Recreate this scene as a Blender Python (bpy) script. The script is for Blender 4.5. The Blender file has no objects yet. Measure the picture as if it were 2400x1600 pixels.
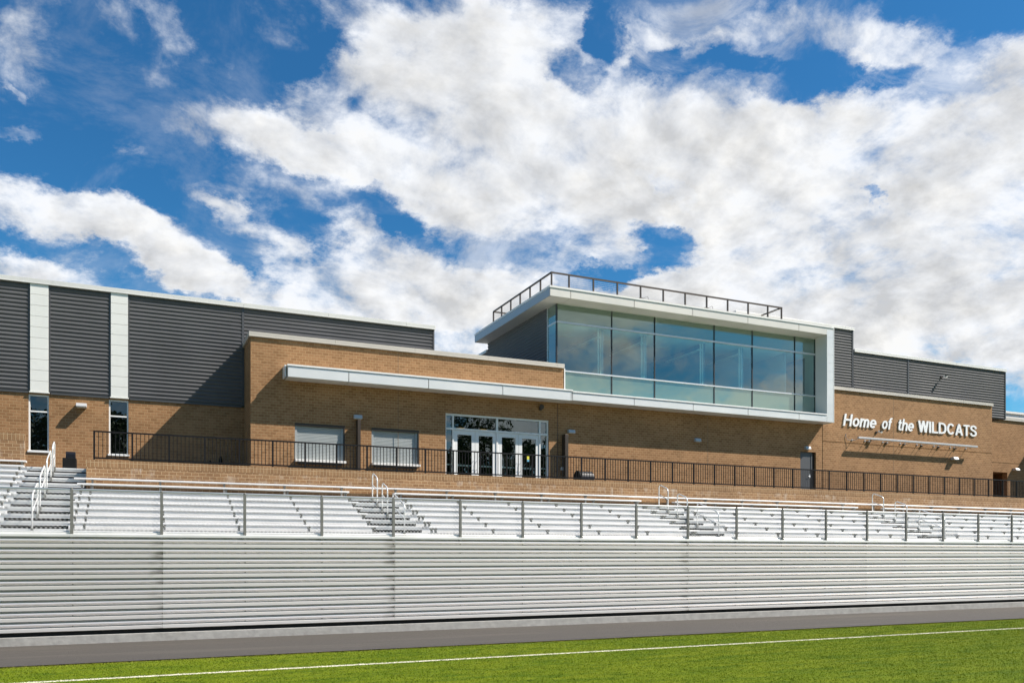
import bpy, math, random
import numpy as np
from mathutils import Vector
random.seed(7); RNG=np.random.default_rng(7)
SC=bpy.context.scene; COL=SC.collection
# ------------------------------------------------------------------ camera
YAW=math.radians(24.17)
cd=bpy.data.cameras.new('camera'); cam=bpy.data.objects.new('camera',cd); COL.objects.link(cam)
cam.location=(0,0,2.05); cam.rotation_euler=(math.radians(90),0,-YAW)
cd.sensor_width=36; cd.lens=29.35; cd.shift_y=0.2071; cd.clip_start=.1; cd.clip_end=3000
SC.camera=cam
# ------------------------------------------------------------------ sun and sky
SUNV=Vector((2.0,-1.0,2.35)).normalized()
SUN_EL=math.asin(SUNV.z); SUN_ROT=math.atan2(SUNV.x,SUNV.y)
sd=bpy.data.lights.new('sun','SUN'); sd.energy=5.0; sd.angle=math.radians(.55); sd.color=(1,.925,.835)
sun=bpy.data.objects.new('sun',sd); COL.objects.link(sun); sun.location=(40,-30,60)
sun.rotation_euler=SUNV.to_track_quat('Z','Y').to_euler()
SC.view_settings.view_transform='Standard'; SC.view_settings.look='None'
SC.view_settings.exposure=0.80; SC.view_settings.gamma=1
SKY_STRENGTH=.050
# cloud banks: azimuth (from +Y towards +X), elevation, radii, tilt, weight (all radians)
CLOUDS=[(0.486, 0.455, 0.332, 0.139, -0.1, 1.0), (0.805, 0.331, 0.342, 0.142, -0.12, 1.0), (0.964, 0.363, 0.128, 0.127, -0.2, 0.9), (0.589, 0.257, 0.481, 0.096, -0.04, 0.9), (0.149, 0.435, 0.128, 0.03, -0.11, 0.95), (0.259, 0.423, 0.149, 0.048, -0.18, 0.8), (0.198, 0.499, 0.073, 0.032, 0.57, 0.6), (0.259, 0.553, 0.075, 0.047, -0.5, 0.65), (0.351, 0.536, 0.156, 0.077, 0.03, 0.7), (-0.085, 0.338, 0.118, 0.031, -0.04, 1.0), (0.015, 0.322, 0.115, 0.031, -0.22, 0.95), (0.111, 0.299, 0.131, 0.025, -0.11, 0.85), (0.174, 0.327, 0.067, 0.037, -0.26, 0.6), (0.279, 0.347, 0.101, 0.037, -0.19, 0.7), (0.33, 0.307, 0.195, 0.052, -0.14, 0.9), (0.269, 0.281, 0.131, 0.022, -0.16, 0.8), (-0.105, 0.281, 0.088, 0.019, -0.07, 0.7), (-0.113, 0.48, 0.049, 0.055, -0.93, 0.4), (0.033, 0.532, 0.043, 0.027, -0.77, 0.38), (-0.107, 0.436, 0.017, 0.008, -0.52, 0.32), (-0.105, 0.403, 0.046, 0.01, 0.0, 0.33), (-0.0, 0.4, 0.024, 0.011, 0.08, 0.42), (0.092, 0.357, 0.04, 0.014, -0.31, 0.5), (0.455, 0.578, 0.099, 0.033, -0.02, 0.5), (0.649, 0.555, 0.149, 0.035, -0.11, 0.62), (0.862, 0.494, 0.133, 0.046, -0.34, 0.5), (0.964, 0.464, 0.041, 0.032, 0.29, 0.6), (0.713, 0.439, 0.202, 0.057, -0.12, 0.5), (0.424, 0.565, 0.047, 0.015, -0.0, 0.35), (0.53, 0.561, 0.028, 0.038, 0.14, -0.8), (0.619, 0.528, 0.074, 0.019, 0.07, -0.55), (0.75, 0.486, 0.069, 0.024, 0.0, -0.68), (0.832, 0.475, 0.049, 0.017, -0.18, -0.6), (0.684, 0.514, 0.054, 0.014, -0.25, -0.7), (0.896, 0.517, 0.06, 0.023, -0.36, -0.6), (0.948, 0.503, 0.046, 0.026, -0.52, -0.6), (0.579, 0.36, 0.056, 0.026, -0.39, -1.2), (0.528, 0.335, 0.04, 0.021, 0.37, -1.2), (0.594, 0.407, 0.04, 0.018, -0.51, -0.8), (0.502, 0.528, 0.043, 0.017, -0.59, -0.5), (0.964, 0.212, 0.115, 0.064, -0.12, 0.9), (0.9, 0.215, 0.025, 0.009, -0.11, -0.5), (0.634, 0.531, 0.028, 0.012, 0.18, 0.35), (0.783, 0.493, 0.038, 0.012, 0.22, 0.38), (0.879, 0.512, 0.029, 0.009, -0.06, 0.3), (0.548, 0.541, 0.015, 0.019, -0.06, 0.3), (0.832, 0.372, 0.018, 0.009, -0.15, -0.55), (0.269, 0.387, 0.079, 0.021, -0.26, -0.55), (0.188, 0.353, 0.053, 0.018, -0.17, -0.35), (0.502, 0.293, 0.031, 0.014, -0.02, -0.3), (2.4, 0.15, 0.13, 0.055, 0.1, 1.3), (2.6, 0.3, 0.1, 0.04, -0.2, 0.9), (2.72, 0.14, 0.1, 0.03, 0, 0.8), (2.2, 0.33, 0.2, 0.06, 0.1, 0.8)]
def build_world():
    w=bpy.data.worlds.new('World'); SC.world=w; w.use_nodes=True
    nt=w.node_tree; N=nt.nodes; L=nt.links; N.clear()
    def n(t,**k):
        o=N.new(t)
        for a,b in k.items(): setattr(o,a,b)
        return o
    def lk(a,b): L.new(a,b)
    def mth(op,a,b=None,c=None,clamp=False):
        o=n('ShaderNodeMath',operation=op,use_clamp=clamp)
        for i,x in enumerate((a,b,c)):
            if x is None: continue
            if isinstance(x,(int,float)): o.inputs[i].default_value=x
            else: lk(x,o.inputs[i])
        return o.outputs[0]
    def vmath(op,a,b):
        o=n('ShaderNodeVectorMath',operation=op)
        for i,x in enumerate((a,b)):
            if isinstance(x,tuple): o.inputs[i].default_value=x
            else: lk(x,o.inputs[i])
        return o.outputs[0]
    def comb(x,y,z):
        o=n('ShaderNodeCombineXYZ')
        for i,v in enumerate((x,y,z)):
            if isinstance(v,(int,float)): o.inputs[i].default_value=v
            else: lk(v,o.inputs[i])
        return o.outputs[0]
    def smooth(x,a,b,lo=0.,hi=1.):
        o=n('ShaderNodeMapRange',interpolation_type='SMOOTHSTEP')
        lk(x,o.inputs[0]); o.inputs[1].default_value=a; o.inputs[2].default_value=b
        o.inputs[3].default_value=lo; o.inputs[4].default_value=hi
        return o.outputs[0]
    def mix(f,a,b):
        o=n('ShaderNodeMix',data_type='RGBA')
        for i,x in ((0,f),(6,a),(7,b)):
            if isinstance(x,(int,float)): o.inputs[i].default_value=x
            elif isinstance(x,tuple): o.inputs[i].default_value=x
            else: lk(x,o.inputs[i])
        return o.outputs[2]
    def noise(v,scale,detail,rough,lac=2.0,dist=0.):
        o=n('ShaderNodeTexNoise',noise_dimensions='3D'); lk(v,o.inputs['Vector'])
        o.inputs['Scale'].default_value=scale; o.inputs['Detail'].default_value=detail
        o.inputs['Roughness'].default_value=rough; o.inputs['Lacunarity'].default_value=lac
        o.inputs['Distortion'].default_value=dist
        return o
    tc=n('ShaderNodeTexCoord'); d=tc.outputs['Generated']
    sp=n('ShaderNodeSeparateXYZ'); lk(d,sp.inputs[0]); x,y,z=sp.outputs
    az=mth('ARCTAN2',x,y); el=mth('ARCSINE',z)
    ae=comb(az,el,0.)
    zz=mth('MAXIMUM',mth('ADD',z,.42),.12)
    q=comb(mth('DIVIDE',x,zz),mth('DIVIDE',y,zz),0.)            # the flat layer the clouds float in
    wn=noise(q,1.7,3,.55)
    wv=vmath('MULTIPLY',vmath('SUBTRACT',wn.outputs['Color'],(.5,.5,.5)),(.16,.16,0.))
    qw=vmath('ADD',q,wv)
    n1=noise(qw,5.0,12,.62).outputs['Fac']
    n2=noise(vmath('ADD',qw,(.034,-.018,0.)),5.0,6,.58).outputs['Fac']
    n3=noise(q,1.8,4,.5).outputs['Fac']
    n4=noise(vmath('ADD',qw,(7.3,2.1,0.)),17.0,8,.62).outputs['Fac']
    acc=None
    aw=n('ShaderNodeVectorMath',operation='ADD'); lk(ae,aw.inputs[0])
    lk(vmath('MULTIPLY',vmath('SUBTRACT',noise(q,3.4,8,.66).outputs['Color'],(.5,.5,.5)),(.22,.13,0.)),aw.inputs[1])
    for a0,e0,ra,rb,ang,wt in CLOUDS:
        m=n('ShaderNodeMapping',vector_type='TEXTURE'); lk(aw.outputs[0],m.inputs[0])
        m.inputs[1].default_value=(a0,e0,0); m.inputs[2].default_value=(0,0,ang); m.inputs[3].default_value=(ra,rb,1)
        g=n('ShaderNodeTexGradient',gradient_type='SPHERICAL'); lk(m.outputs[0],g.inputs[0])
        v=mth('MULTIPLY',mth('MULTIPLY',g.outputs['Fac'],1.9,clamp=True),wt)
        acc=v if acc is None else mth('ADD',acc,v)
    # the rest of the sky (behind the camera): scattered banks
    back=smooth(y,.25,-.35); side=mth('ABSOLUTE',x)
    low=mth('MULTIPLY',back,smooth(el,.62,.30))
    acc=mth('ADD',acc,mth('MULTIPLY',low,mth('MULTIPLY',mth('SUBTRACT',n3,.44),4.0)))
    acc=mth('SUBTRACT',acc,mth('MULTIPLY',back,smooth(el,.35,.7,0.,.6)))
    base=mth('MINIMUM',acc,1.15)
    dens=mth('ADD',base,mth('MULTIPLY',mth('SUBTRACT',n1,.5),3.2))
    dens=mth('ADD',dens,mth('MULTIPLY',mth('SUBTRACT',n4,.5),1.6))
    cov=smooth(dens,.02,1.12)
    n5=noise(vmath('ADD',q,(3.1,8.4,0.)),6.0,10,.68,dist=.6).outputs['Fac']
    veil=mth('MULTIPLY',mth('MULTIPLY',smooth(acc,-.25,.55),smooth(n5,.44,.66)),.62)
    veil2=mth('MULTIPLY',smooth(n5,.56,.74),smooth(az,.15,.5,.10,.45))
    cov=mth('MAXIMUM',cov,mth('MAXIMUM',veil,veil2))
    relief=mth('MULTIPLY',mth('SUBTRACT',n1,n2),2.0)
    thick=smooth(dens,.75,1.9)
    br=mth('ADD',mth('ADD',1.0,relief),mth('MULTIPLY',thick,-.10))
    br=mth('ADD',br,mth('MULTIPLY',smooth(n3,.40,.66),-.13))
    br=mth('ADD',br,smooth(el,.36,.10,0.,.14))
    br=mth('MINIMUM',mth('MAXIMUM',br,.72),1.12)
    warm=mix(thick,(.84,.87,.92,1),(.88,.875,.86,1))
    cc=n('ShaderNodeVectorMath',operation='SCALE'); lk(warm,cc.inputs[0]); lk(br,cc.inputs['Scale'])
    csc=n('ShaderNodeVectorMath',operation='SCALE'); lk(cc.outputs[0],csc.inputs[0]); csc.inputs['Scale'].default_value=CLOUD_LEVEL/SKY_STRENGTH
    sky=n('ShaderNodeTexSky',sky_type='NISHITA'); sky.sun_disc=False
    sky.sun_elevation=SUN_EL; sky.sun_rotation=SUN_ROT; sky.air_density=1.0; sky.dust_density=.35; sky.ozone_density=2.2
    tint=vmath('MULTIPLY',sky.outputs[0],mix(smooth(el,.02,.42),(.50,1.20,1.42,1),(*SKY_TINT,1)))
    c=mix(cov,tint,csc.outputs[0])
    bg=n('ShaderNodeBackground'); lk(c,bg.inputs[0]); bg.inputs[1].default_value=SKY_STRENGTH
    out=n('ShaderNodeOutputWorld'); lk(bg.outputs[0],out.inputs[0])
    w.cycles.sampling_method='MANUAL'; w.cycles.sample_map_resolution=1024
CLOUD_LEVEL=.57; SKY_TINT=(.33,1.0,1.40)
build_world()
# ------------------------------------------------------------------ mesh helpers
ORIG={}
class MB:
    def __init__(s): s.v=[]; s.f=[]
    def box(s,x0,x1,y0,y1,z0,z1):
        b=len(s.v)
        s.v+=[(x0,y0,z0),(x1,y0,z0),(x1,y1,z0),(x0,y1,z0),(x0,y0,z1),(x1,y0,z1),(x1,y1,z1),(x0,y1,z1)]
        s.f+=[tuple(b+i for i in q) for q in ((0,3,2,1),(4,5,6,7),(0,1,5,4),(1,2,6,5),(2,3,7,6),(3,0,4,7))]
        return s
    def quad(s,*p):
        b=len(s.v); s.v+=list(p); s.f.append(tuple(range(b,b+len(p)))); return s
    def tube(s,pts,r,n=8,caps=True):
        pts=[Vector(p) for p in pts]; b=len(s.v); m=len(pts); up=None
        for i,p in enumerate(pts):
            t=((pts[min(i+1,m-1)]-p).normalized()+(p-pts[max(i-1,0)]).normalized()) if 0<i<m-1 else (pts[min(i+1,m-1)]-pts[max(i-1,0)])
            t.normalize()
            if up is None: up=Vector((0,0,1)) if abs(t.z)<.9 else Vector((1,0,0))
            a=t.cross(up).normalized(); c=a.cross(t).normalized(); up=c
            rr=r[i] if isinstance(r,(list,tuple)) else r
            for k in range(n):
                th=2*math.pi*k/n; s.v.append(tuple(p+(a*math.cos(th)+c*math.sin(th))*rr))
        for i in range(m-1):
            for k in range(n):
                s.f.append((b+i*n+k,b+i*n+(k+1)%n,b+(i+1)*n+(k+1)%n,b+(i+1)*n+k))
        if caps: s.f.append(tuple(b+k for k in range(n))[::-1]); s.f.append(tuple(b+(m-1)*n+k for k in range(n)))
        return s
    def prism(s,prof,x0,x1,axis='X'):
        """closed profile extruded along an axis; prof points are (y,z) for X, (x,z) for Y, (x,y) for Z"""
        b=len(s.v); n=len(prof)
        for e in (x0,x1):
            for p,q in prof: s.v.append({'X':(e,p,q),'Y':(p,e,q),'Z':(p,q,e)}[axis])
        for k in range(n): s.f.append((b+k,b+(k+1)%n,b+n+(k+1)%n,b+n+k))
        s.f.append(tuple(b+k for k in range(n))[::-1]); s.f.append(tuple(b+n+k for k in range(n)))
        return s
    def wall(s,x0,x1,z0,z1,y,th,holes=(),P='Y'):
        """vertical wall facing -Y with rectangular holes (hx0,hx1,hz0,hz1) and their reveals"""
        xs=sorted({x0,x1,*[h[0] for h in holes],*[h[1] for h in holes]}); zs=sorted({z0,z1,*[h[2] for h in holes],*[h[3] for h in holes]})
        for i in range(len(xs)-1):
            for j in range(len(zs)-1):
                cx=(xs[i]+xs[i+1])/2; cz=(zs[j]+zs[j+1])/2
                if any(h[0]<cx<h[1] and h[2]<cz<h[3] for h in holes): continue
                a,b2,c,d=xs[i],xs[i+1],zs[j],zs[j+1]
                s.quad((a,y,c),(b2,y,c),(b2,y,d),(a,y,d)); s.quad((b2,y+th,c),(a,y+th,c),(a,y+th,d),(b2,y+th,d))
        for a,b2,c,d in holes:
            s.quad((a,y,c),(a,y,d),(a,y+th,d),(a,y+th,c)); s.quad((b2,y,d),(b2,y,c),(b2,y+th,c),(b2,y+th,d))
            s.quad((a,y,d),(b2,y,d),(b2,y+th,d),(a,y+th,d)); s.quad((b2,y,c),(a,y,c),(a,y+th,c),(b2,y+th,c))
        s.quad((x0,y+th,z0),(x0,y,z0),(x0,y,z1),(x0,y+th,z1)); s.quad((x1,y,z0),(x1,y+th,z0),(x1,y+th,z1),(x1,y,z1))
        s.quad((x0,y,z1),(x1,y,z1),(x1,y+th,z1),(x0,y+th,z1))
        return s
def obj(name,mb,mat,parent=None,smooth=False,bevel=0,**props):
    vs=np.array(mb.v,dtype=float); lo=vs.min(0); hi=vs.max(0)
    o=Vector(((lo[0]+hi[0])/2,(lo[1]+hi[1])/2,lo[2]))
    me=bpy.data.meshes.new(name); me.from_pydata([tuple(p) for p in (vs-np.array(o))],[],mb.f); me.update()
    if smooth: me.polygons.foreach_set('use_smooth',[True]*len(me.polygons))
    ob=bpy.data.objects.new(name,me); COL.objects.link(ob)
    if mat: me.materials.append(mat)
    if bevel:
        m=ob.modifiers.new('bevel','BEVEL'); m.width=bevel; m.segments=2; m.limit_method='ANGLE'
    place(ob,o,parent)
    for k,v in props.items(): ob[k]=v
    return ob
def place(ob,o,parent):
    ORIG[ob.name]=o
    if parent is None: ob.location=o
    else: ob.parent=parent; ob.location=o-ORIG[parent.name]
def thing(name,label,cat,loc,group=None):
    o=bpy.data.objects.new(name,None); COL.objects.link(o); o.empty_display_size=.3
    o.location=loc; ORIG[o.name]=Vector(loc); tag(o,label,cat,group); return o
def tag(o,label,cat,group=None,kind=None):
    o['label']=label; o['category']=cat
    if group: o['group']=group
    if kind: o['kind']=kind
    return o
def copy_tree(o,parent=None,shift=None,label=None):
    c=o.copy(); COL.objects.link(c)
    if parent is not None: c.parent=parent
    if shift is not None: c.location=o.location+Vector(shift)
    if label: c['label']=label
    for ch in list(o.children): copy_tree(ch,c)
    return c
# ------------------------------------------------------------------ materials
def mat(name,col,rough=.5,metal=0.,spec=.5,noise=None,bump=None,rnd=0.,streak=None,coat=0):
    """Principled material; noise=(scale,amount) mottles the colour, streak=(scale_xyz,amount,colour) adds weathering"""
    m=bpy.data.materials.new(name); m.use_nodes=True; nt=m.node_tree; N=nt.nodes; L=nt.links
    p=N['Principled BSDF']; p.inputs['Base Color'].default_value=(*col,1); p.inputs['Roughness'].default_value=rough
    p.inputs['Metallic'].default_value=metal; p.inputs['Specular IOR Level'].default_value=spec
    if coat: p.inputs['Coat Weight'].default_value=coat
    g=N.new('ShaderNodeNewGeometry'); pos=g.outputs['Position']; c=None
    def mixc(f,a,b,bt='MIX'):
        o=N.new('ShaderNodeMix'); o.data_type='RGBA'; o.blend_type=bt
        for i,x in ((0,f),(6,a),(7,b)):
            if isinstance(x,(int,float)): o.inputs[i].default_value=x
            elif isinstance(x,tuple): o.inputs[i].default_value=x
            else: L.new(x,o.inputs[i])
        return o.outputs[2]
    def nz(scale,vec=pos,detail=5,rough=.6):
        o=N.new('ShaderNodeTexNoise'); o.inputs['Scale'].default_value=scale if not isinstance(scale,tuple) else 1
        o.inputs['Detail'].default_value=detail; o.inputs['Roughness'].default_value=rough
        if isinstance(scale,tuple):
            mp=N.new('ShaderNodeMapping'); mp.inputs[3].default_value=scale; L.new(vec,mp.inputs[0]); vec=mp.outputs[0]
        L.new(vec,o.inputs['Vector']); return o.outputs['Fac']
    def rng(x,a,b,lo,hi):
        o=N.new('ShaderNodeMapRange'); L.new(x,o.inputs[0])
        for i,v in enumerate((a,b,lo,hi)): o.inputs[i+1].default_value=v
        return o.outputs[0]
    cur=(*col,1)
    if noise:
        sc,am=noise; f=rng(nz(sc),.3,.7,1-am,1+am)
        o=N.new('ShaderNodeVectorMath'); o.operation='SCALE'; o.inputs[0].default_value=col; L.new(f,o.inputs['Scale']); cur=o.outputs[0]
        L.new(rng(nz(sc),.3,.7,rough*.8,min(1,rough*1.2)),p.inputs['Roughness'])
    if rnd:
        oi=N.new('ShaderNodeObjectInfo'); f=rng(oi.outputs['Random'],0,1,1-rnd,1+rnd)
        o=N.new('ShaderNodeVectorMath'); o.operation='SCALE'
        if isinstance(cur,tuple): o.inputs[0].default_value=cur[:3]
        else: L.new(cur,o.inputs[0])
        L.new(f,o.inputs['Scale']); cur=o.outputs[0]
    if streak:
        sc,am,sc_col=streak; f=rng(nz(sc,detail=4),.52,.75,0,am); cur=mixc(f,cur,(*sc_col,1))
    if not isinstance(cur,tuple): L.new(cur,p.inputs['Base Color'])
    if bump:
        sc,st,dist=bump; b=N.new('ShaderNodeBump'); b.inputs['Strength'].default_value=st; b.inputs['Distance'].default_value=dist
        L.new(nz(sc,detail=6),b.inputs['Height']); L.new(b.outputs[0],p.inputs['Normal'])
    return m
def brick_mat(name,c1,c2,mortar,bw=.218,bh=.105,ms=.0085,stain=None,off=.5,bias=0.):
    m=bpy.data.materials.new(name); m.use_nodes=True; nt=m.node_tree; N=nt.nodes; L=nt.links
    p=N['Principled BSDF']; p.inputs['Roughness'].default_value=.85; p.inputs['Specular IOR Level'].default_value=.25
    g=N.new('ShaderNodeNewGeometry'); sp=N.new('ShaderNodeSeparateXYZ'); L.new(g.outputs['Position'],sp.inputs[0])
    ad=N.new('ShaderNodeMath'); ad.operation='ADD'; L.new(sp.outputs[0],ad.inputs[0]); L.new(sp.outputs[1],ad.inputs[1])
    cb=N.new('ShaderNodeCombineXYZ'); L.new(ad.outputs[0],cb.inputs[0]); L.new(sp.outputs[2],cb.inputs[1])
    b=N.new('ShaderNodeTexBrick'); L.new(cb.outputs[0],b.inputs['Vector']); b.offset=off; b.squash=1
    for k,v in (('Scale',1),('Mortar Size',ms),('Mortar Smooth',.25),('Bias',bias),('Brick Width',bw),('Row Height',bh)): b.inputs[k].default_value=v
    b.inputs['Color1'].default_value=(*c1,1); b.inputs['Color2'].default_value=(*c2,1); b.inputs['Mortar'].default_value=(*mortar,1)
    def nz(sc,detail=5,rough=.6):
        o=N.new('ShaderNodeTexNoise'); o.inputs['Scale'].default_value=1; o.inputs['Detail'].default_value=detail; o.inputs['Roughness'].default_value=rough
        mp=N.new('ShaderNodeMapping'); mp.inputs[3].default_value=sc; L.new(g.outputs['Position'],mp.inputs[0]); L.new(mp.outputs[0],o.inputs['Vector']); return o.outputs['Fac']
    def rng(x,a,bb,lo,hi):
        o=N.new('ShaderNodeMapRange'); L.new(x,o.inputs[0])
        for i,v in enumerate((a,bb,lo,hi)): o.inputs[i+1].default_value=v
        return o.outputs[0]
    def sc(col,f):
        o=N.new('ShaderNodeVectorMath'); o.operation='SCALE'; L.new(col,o.inputs[0]); L.new(f,o.inputs['Scale']); return o.outputs[0]
    cur=sc(b.outputs['Color'],rng(nz((.5,.5,.8)),.3,.7,.86,1.14))
    cur=sc(cur,rng(nz((45,45,45),3,.7),.25,.75,.82,1.18))
    if stain:                                                        # lime runs below the coping
        am,zt,zb=stain
        f=rng(nz((4.2,1,.55),4,.65),.48,.62,0,am); fz=rng(sp.outputs[2],zb,zt,0,1)
        mu=N.new('ShaderNodeMath'); mu.operation='MULTIPLY'; L.new(f,mu.inputs[0]); L.new(fz,mu.inputs[1])
        f2=rng(nz((1.3,1,2.5),5,.6),.45,.75,0,1); m2=N.new('ShaderNodeMath'); m2.operation='MULTIPLY'; L.new(mu.outputs[0],m2.inputs[0]); L.new(f2,m2.inputs[1])
        o=N.new('ShaderNodeMix'); o.data_type='RGBA'; L.new(m2.outputs[0],o.inputs[0]); L.new(cur,o.inputs[6]); o.inputs[7].default_value=(.60,.55,.47,1); cur=o.outputs[2]
    L.new(cur,p.inputs['Base Color'])
    bp=N.new('ShaderNodeBump'); bp.inputs['Strength'].default_value=.6; bp.inputs['Distance'].default_value=.008; bp.invert=True
    L.new(b.outputs['Fac'],bp.inputs['Height']); L.new(bp.outputs[0],p.inputs['Normal'])
    return m
def glass_mat(name,tint,refl,rcol=(1,1,1),body=None,rough=0.):
    """window glass: tinted transmission (or an opaque body colour) under a coated reflection"""
    m=bpy.data.materials.new(name); m.use_nodes=True; nt=m.node_tree; N=nt.nodes; L=nt.links; N.clear()
    out=N.new('ShaderNodeOutputMaterial'); mx=N.new('ShaderNodeMixShader')
    if body: a=N.new('ShaderNodeBsdfDiffuse'); a.inputs[0].default_value=(*body,1)
    else: a=N.new('ShaderNodeBsdfTransparent'); a.inputs[0].default_value=(*tint,1)
    gl=N.new('ShaderNodeBsdfGlossy'); gl.inputs[0].default_value=(*rcol,1); gl.inputs['Roughness'].default_value=rough
    lw=N.new('ShaderNodeLayerWeight'); lw.inputs[0].default_value=.5
    mr=N.new('ShaderNodeMapRange'); L.new(lw.outputs['Facing'],mr.inputs[0]); mr.inputs[1].default_value=0; mr.inputs[2].default_value=1; mr.inputs[3].default_value=refl; mr.inputs[4].default_value=min(1,refl+.35)
    tcn=N.new('ShaderNodeNewGeometry'); nz=N.new('ShaderNodeTexNoise'); nz.inputs['Scale'].default_value=.7; nz.inputs['Detail'].default_value=1; L.new(tcn.outputs['Position'],nz.inputs['Vector'])
    bp=N.new('ShaderNodeBump'); bp.inputs['Strength'].default_value=.06; bp.inputs['Distance'].default_value=.05; L.new(nz.outputs['Fac'],bp.inputs['Height']); L.new(bp.outputs[0],gl.inputs['Normal'])
    L.new(mr.outputs[0],mx.inputs[0]); L.new(a.outputs[0],mx.inputs[1]); L.new(gl.outputs[0],mx.inputs[2]); L.new(mx.outputs[0],out.inputs[0])
    return m
M={}
M['brick']=brick_mat('brick',(.330,.180,.085),(.238,.124,.054),(.395,.260,.136))
M['brick_low']=brick_mat('brick_retaining',(.275,.160,.080),(.198,.108,.052),(.40,.285,.165),stain=(.8,4.72,3.9))
M['soldier']=brick_mat('brick_soldier',(.270,.160,.080),(.205,.116,.056),(.38,.275,.16),bw=.108,bh=.23,off=0.)
M['siding']=mat('charcoal_siding',(.108,.108,.112),.58,0.,.14,noise=(.8,.08))
M['trim']=mat('charcoal_trim',(.075,.076,.078),.45,.2)
M['white']=mat('white_panel',(.72,.72,.68),.42,0,noise=(.6,.03),streak=((3,1,.6),.12,(.55,.54,.50)))
M['silver']=mat('silver_panel',(.72,.72,.70),.36,.25,noise=(.5,.03))
M['shadefascia']=mat('shaded_fascia',(.36,.38,.40),.4,.2,noise=(.5,.03))  # shaded side of the roof fascia, its shade put into a darker colour
M['soffit']=mat('soffit_panel',(.60,.58,.53),.5,.1,noise=(.5,.03))
M['coping']=mat('beige_coping',(.50,.46,.40),.45,.1,noise=(.5,.04))
M['copingw']=mat('pale_coping',(.66,.65,.61),.42,.1,noise=(.5,.03))
M['winframe']=mat('white_window_frame',(.76,.76,.74),.4,0)
M['alframe']=mat('anodised_frame',(.62,.64,.66),.38,.3)
M['joint']=mat('joint_sealant',(.19,.13,.08),.8)
M['darkline']=mat('dark_gasket',(.02,.022,.026),.5)
M['vision']=glass_mat('tinted_vision_glass',(.56,.84,.83),.15,(.84,.98,.93))
M['spandrel']=glass_mat('spandrel_glass',None,.17,(.80,.92,.84),body=(.105,.170,.140))
M['darkglass']=glass_mat('dark_window_glass',(.30,.34,.34),.10,(.9,.95,.95))
M['doorglass']=glass_mat('door_glass',(.42,.50,.50),.12,(.85,.97,.97))
M['shutter']=mat('shutter_grey',(.37,.395,.39),.4,.2,noise=(1.5,.04))
M['sill']=mat('pale_sill',(.75,.72,.67),.55)
M['bronze']=mat('bronze_metal',(.052,.038,.028),.45,.2)
M['rail']=mat('black_rail_paint',(.008,.008,.009),.5,.0,spec=.18)
M['greydoor']=mat('grey_door',(.085,.087,.092),.45)
M['light']=mat('wall_light_grey',(.46,.46,.46),.42,.2)
M['lens']=mat('frosted_lens',(.7,.7,.66),.3)
M['letter']=mat('white_letter',(.83,.83,.82),.4)
M['alu']=mat('mill_aluminium',(.84,.83,.815),.40,.30,noise=(1.2,.04),streak=((1.5,2,.4),.18,(.58,.57,.54)))
M['skirt']=mat('skirt_aluminium',(.78,.75,.73),.36,.36,rnd=.05,streak=((.12,1,1.5),.22,(.50,.49,.45)))
def stain_seams(m,seams,col=(.10,.085,.06)):
    """grime that has run sideways from the plank joints"""
    nt=m.node_tree; N=nt.nodes; L=nt.links; p=N['Principled BSDF']; src=p.inputs['Base Color'].links[0].from_socket
    g=N.new('ShaderNodeNewGeometry'); sp=N.new('ShaderNodeSeparateXYZ'); L.new(g.outputs['Position'],sp.inputs[0]); acc=None
    for x in seams:
        d=N.new('ShaderNodeMapRange'); L.new(sp.outputs[0],d.inputs[0]); d.inputs[1].default_value=x-.34; d.inputs[2].default_value=x-.02; d.inputs[3].default_value=0; d.inputs[4].default_value=1
        c=N.new('ShaderNodeMath'); c.operation='LESS_THAN'; L.new(sp.outputs[0],c.inputs[0]); c.inputs[1].default_value=x+.02
        q=N.new('ShaderNodeMath'); q.operation='MULTIPLY'; L.new(d.outputs[0],q.inputs[0]); L.new(c.outputs[0],q.inputs[1])
        if acc is None: acc=q.outputs[0]
        else:
            a=N.new('ShaderNodeMath'); a.operation='MAXIMUM'; L.new(acc,a.inputs[0]); L.new(q.outputs[0],a.inputs[1]); acc=a.outputs[0]
    nz=N.new('ShaderNodeTexNoise'); mp=N.new('ShaderNodeMapping'); mp.inputs[3].default_value=(2,1,11); L.new(g.outputs['Position'],mp.inputs[0]); L.new(mp.outputs[0],nz.inputs['Vector']); nz.inputs['Scale'].default_value=1; nz.inputs['Detail'].default_value=4
    r=N.new('ShaderNodeMapRange'); L.new(nz.outputs['Fac'],r.inputs[0]); r.inputs[1].default_value=.47; r.inputs[2].default_value=.70; r.inputs[4].default_value=.75
    q=N.new('ShaderNodeMath'); q.operation='MULTIPLY'; L.new(acc,q.inputs[0]); L.new(r.outputs[0],q.inputs[1])
    o=N.new('ShaderNodeMix'); o.data_type='RGBA'; L.new(q.outputs[0],o.inputs[0]); L.new(src,o.inputs[6]); o.inputs[7].default_value=(*col,1); L.new(o.outputs[2],p.inputs['Base Color'])
stain_seams(M['skirt'],(.54,6.20,15.59))
M['tread']=mat('tread_aluminium',(.52,.52,.51),.45,.3,noise=(2.,.06))
M['foot']=mat('fluted_footboard',(.38,.38,.37),.55,.2,noise=(2.,.08))
M['step']=mat('step_aluminium',(.66,.66,.645),.42,.3,noise=(1.4,.07))
M['post']=mat('galvanised_post',(.19,.188,.172),.5,.15,noise=(3,.08))
M['wire']=mat('galvanised_wire',(.80,.80,.78),.4,.4)
M['bracket']=mat('bracket_steel',(.30,.29,.26),.5,.4)
M['tube']=mat('aluminium_tube',(.78,.78,.76),.32,.35)
M['concrete']=mat('concrete_kerb',(.36,.35,.325),.85,noise=(5,.16),bump=((9,9,9),.5,.02),streak=((.8,.8,3),.4,(.25,.23,.19)))
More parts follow.
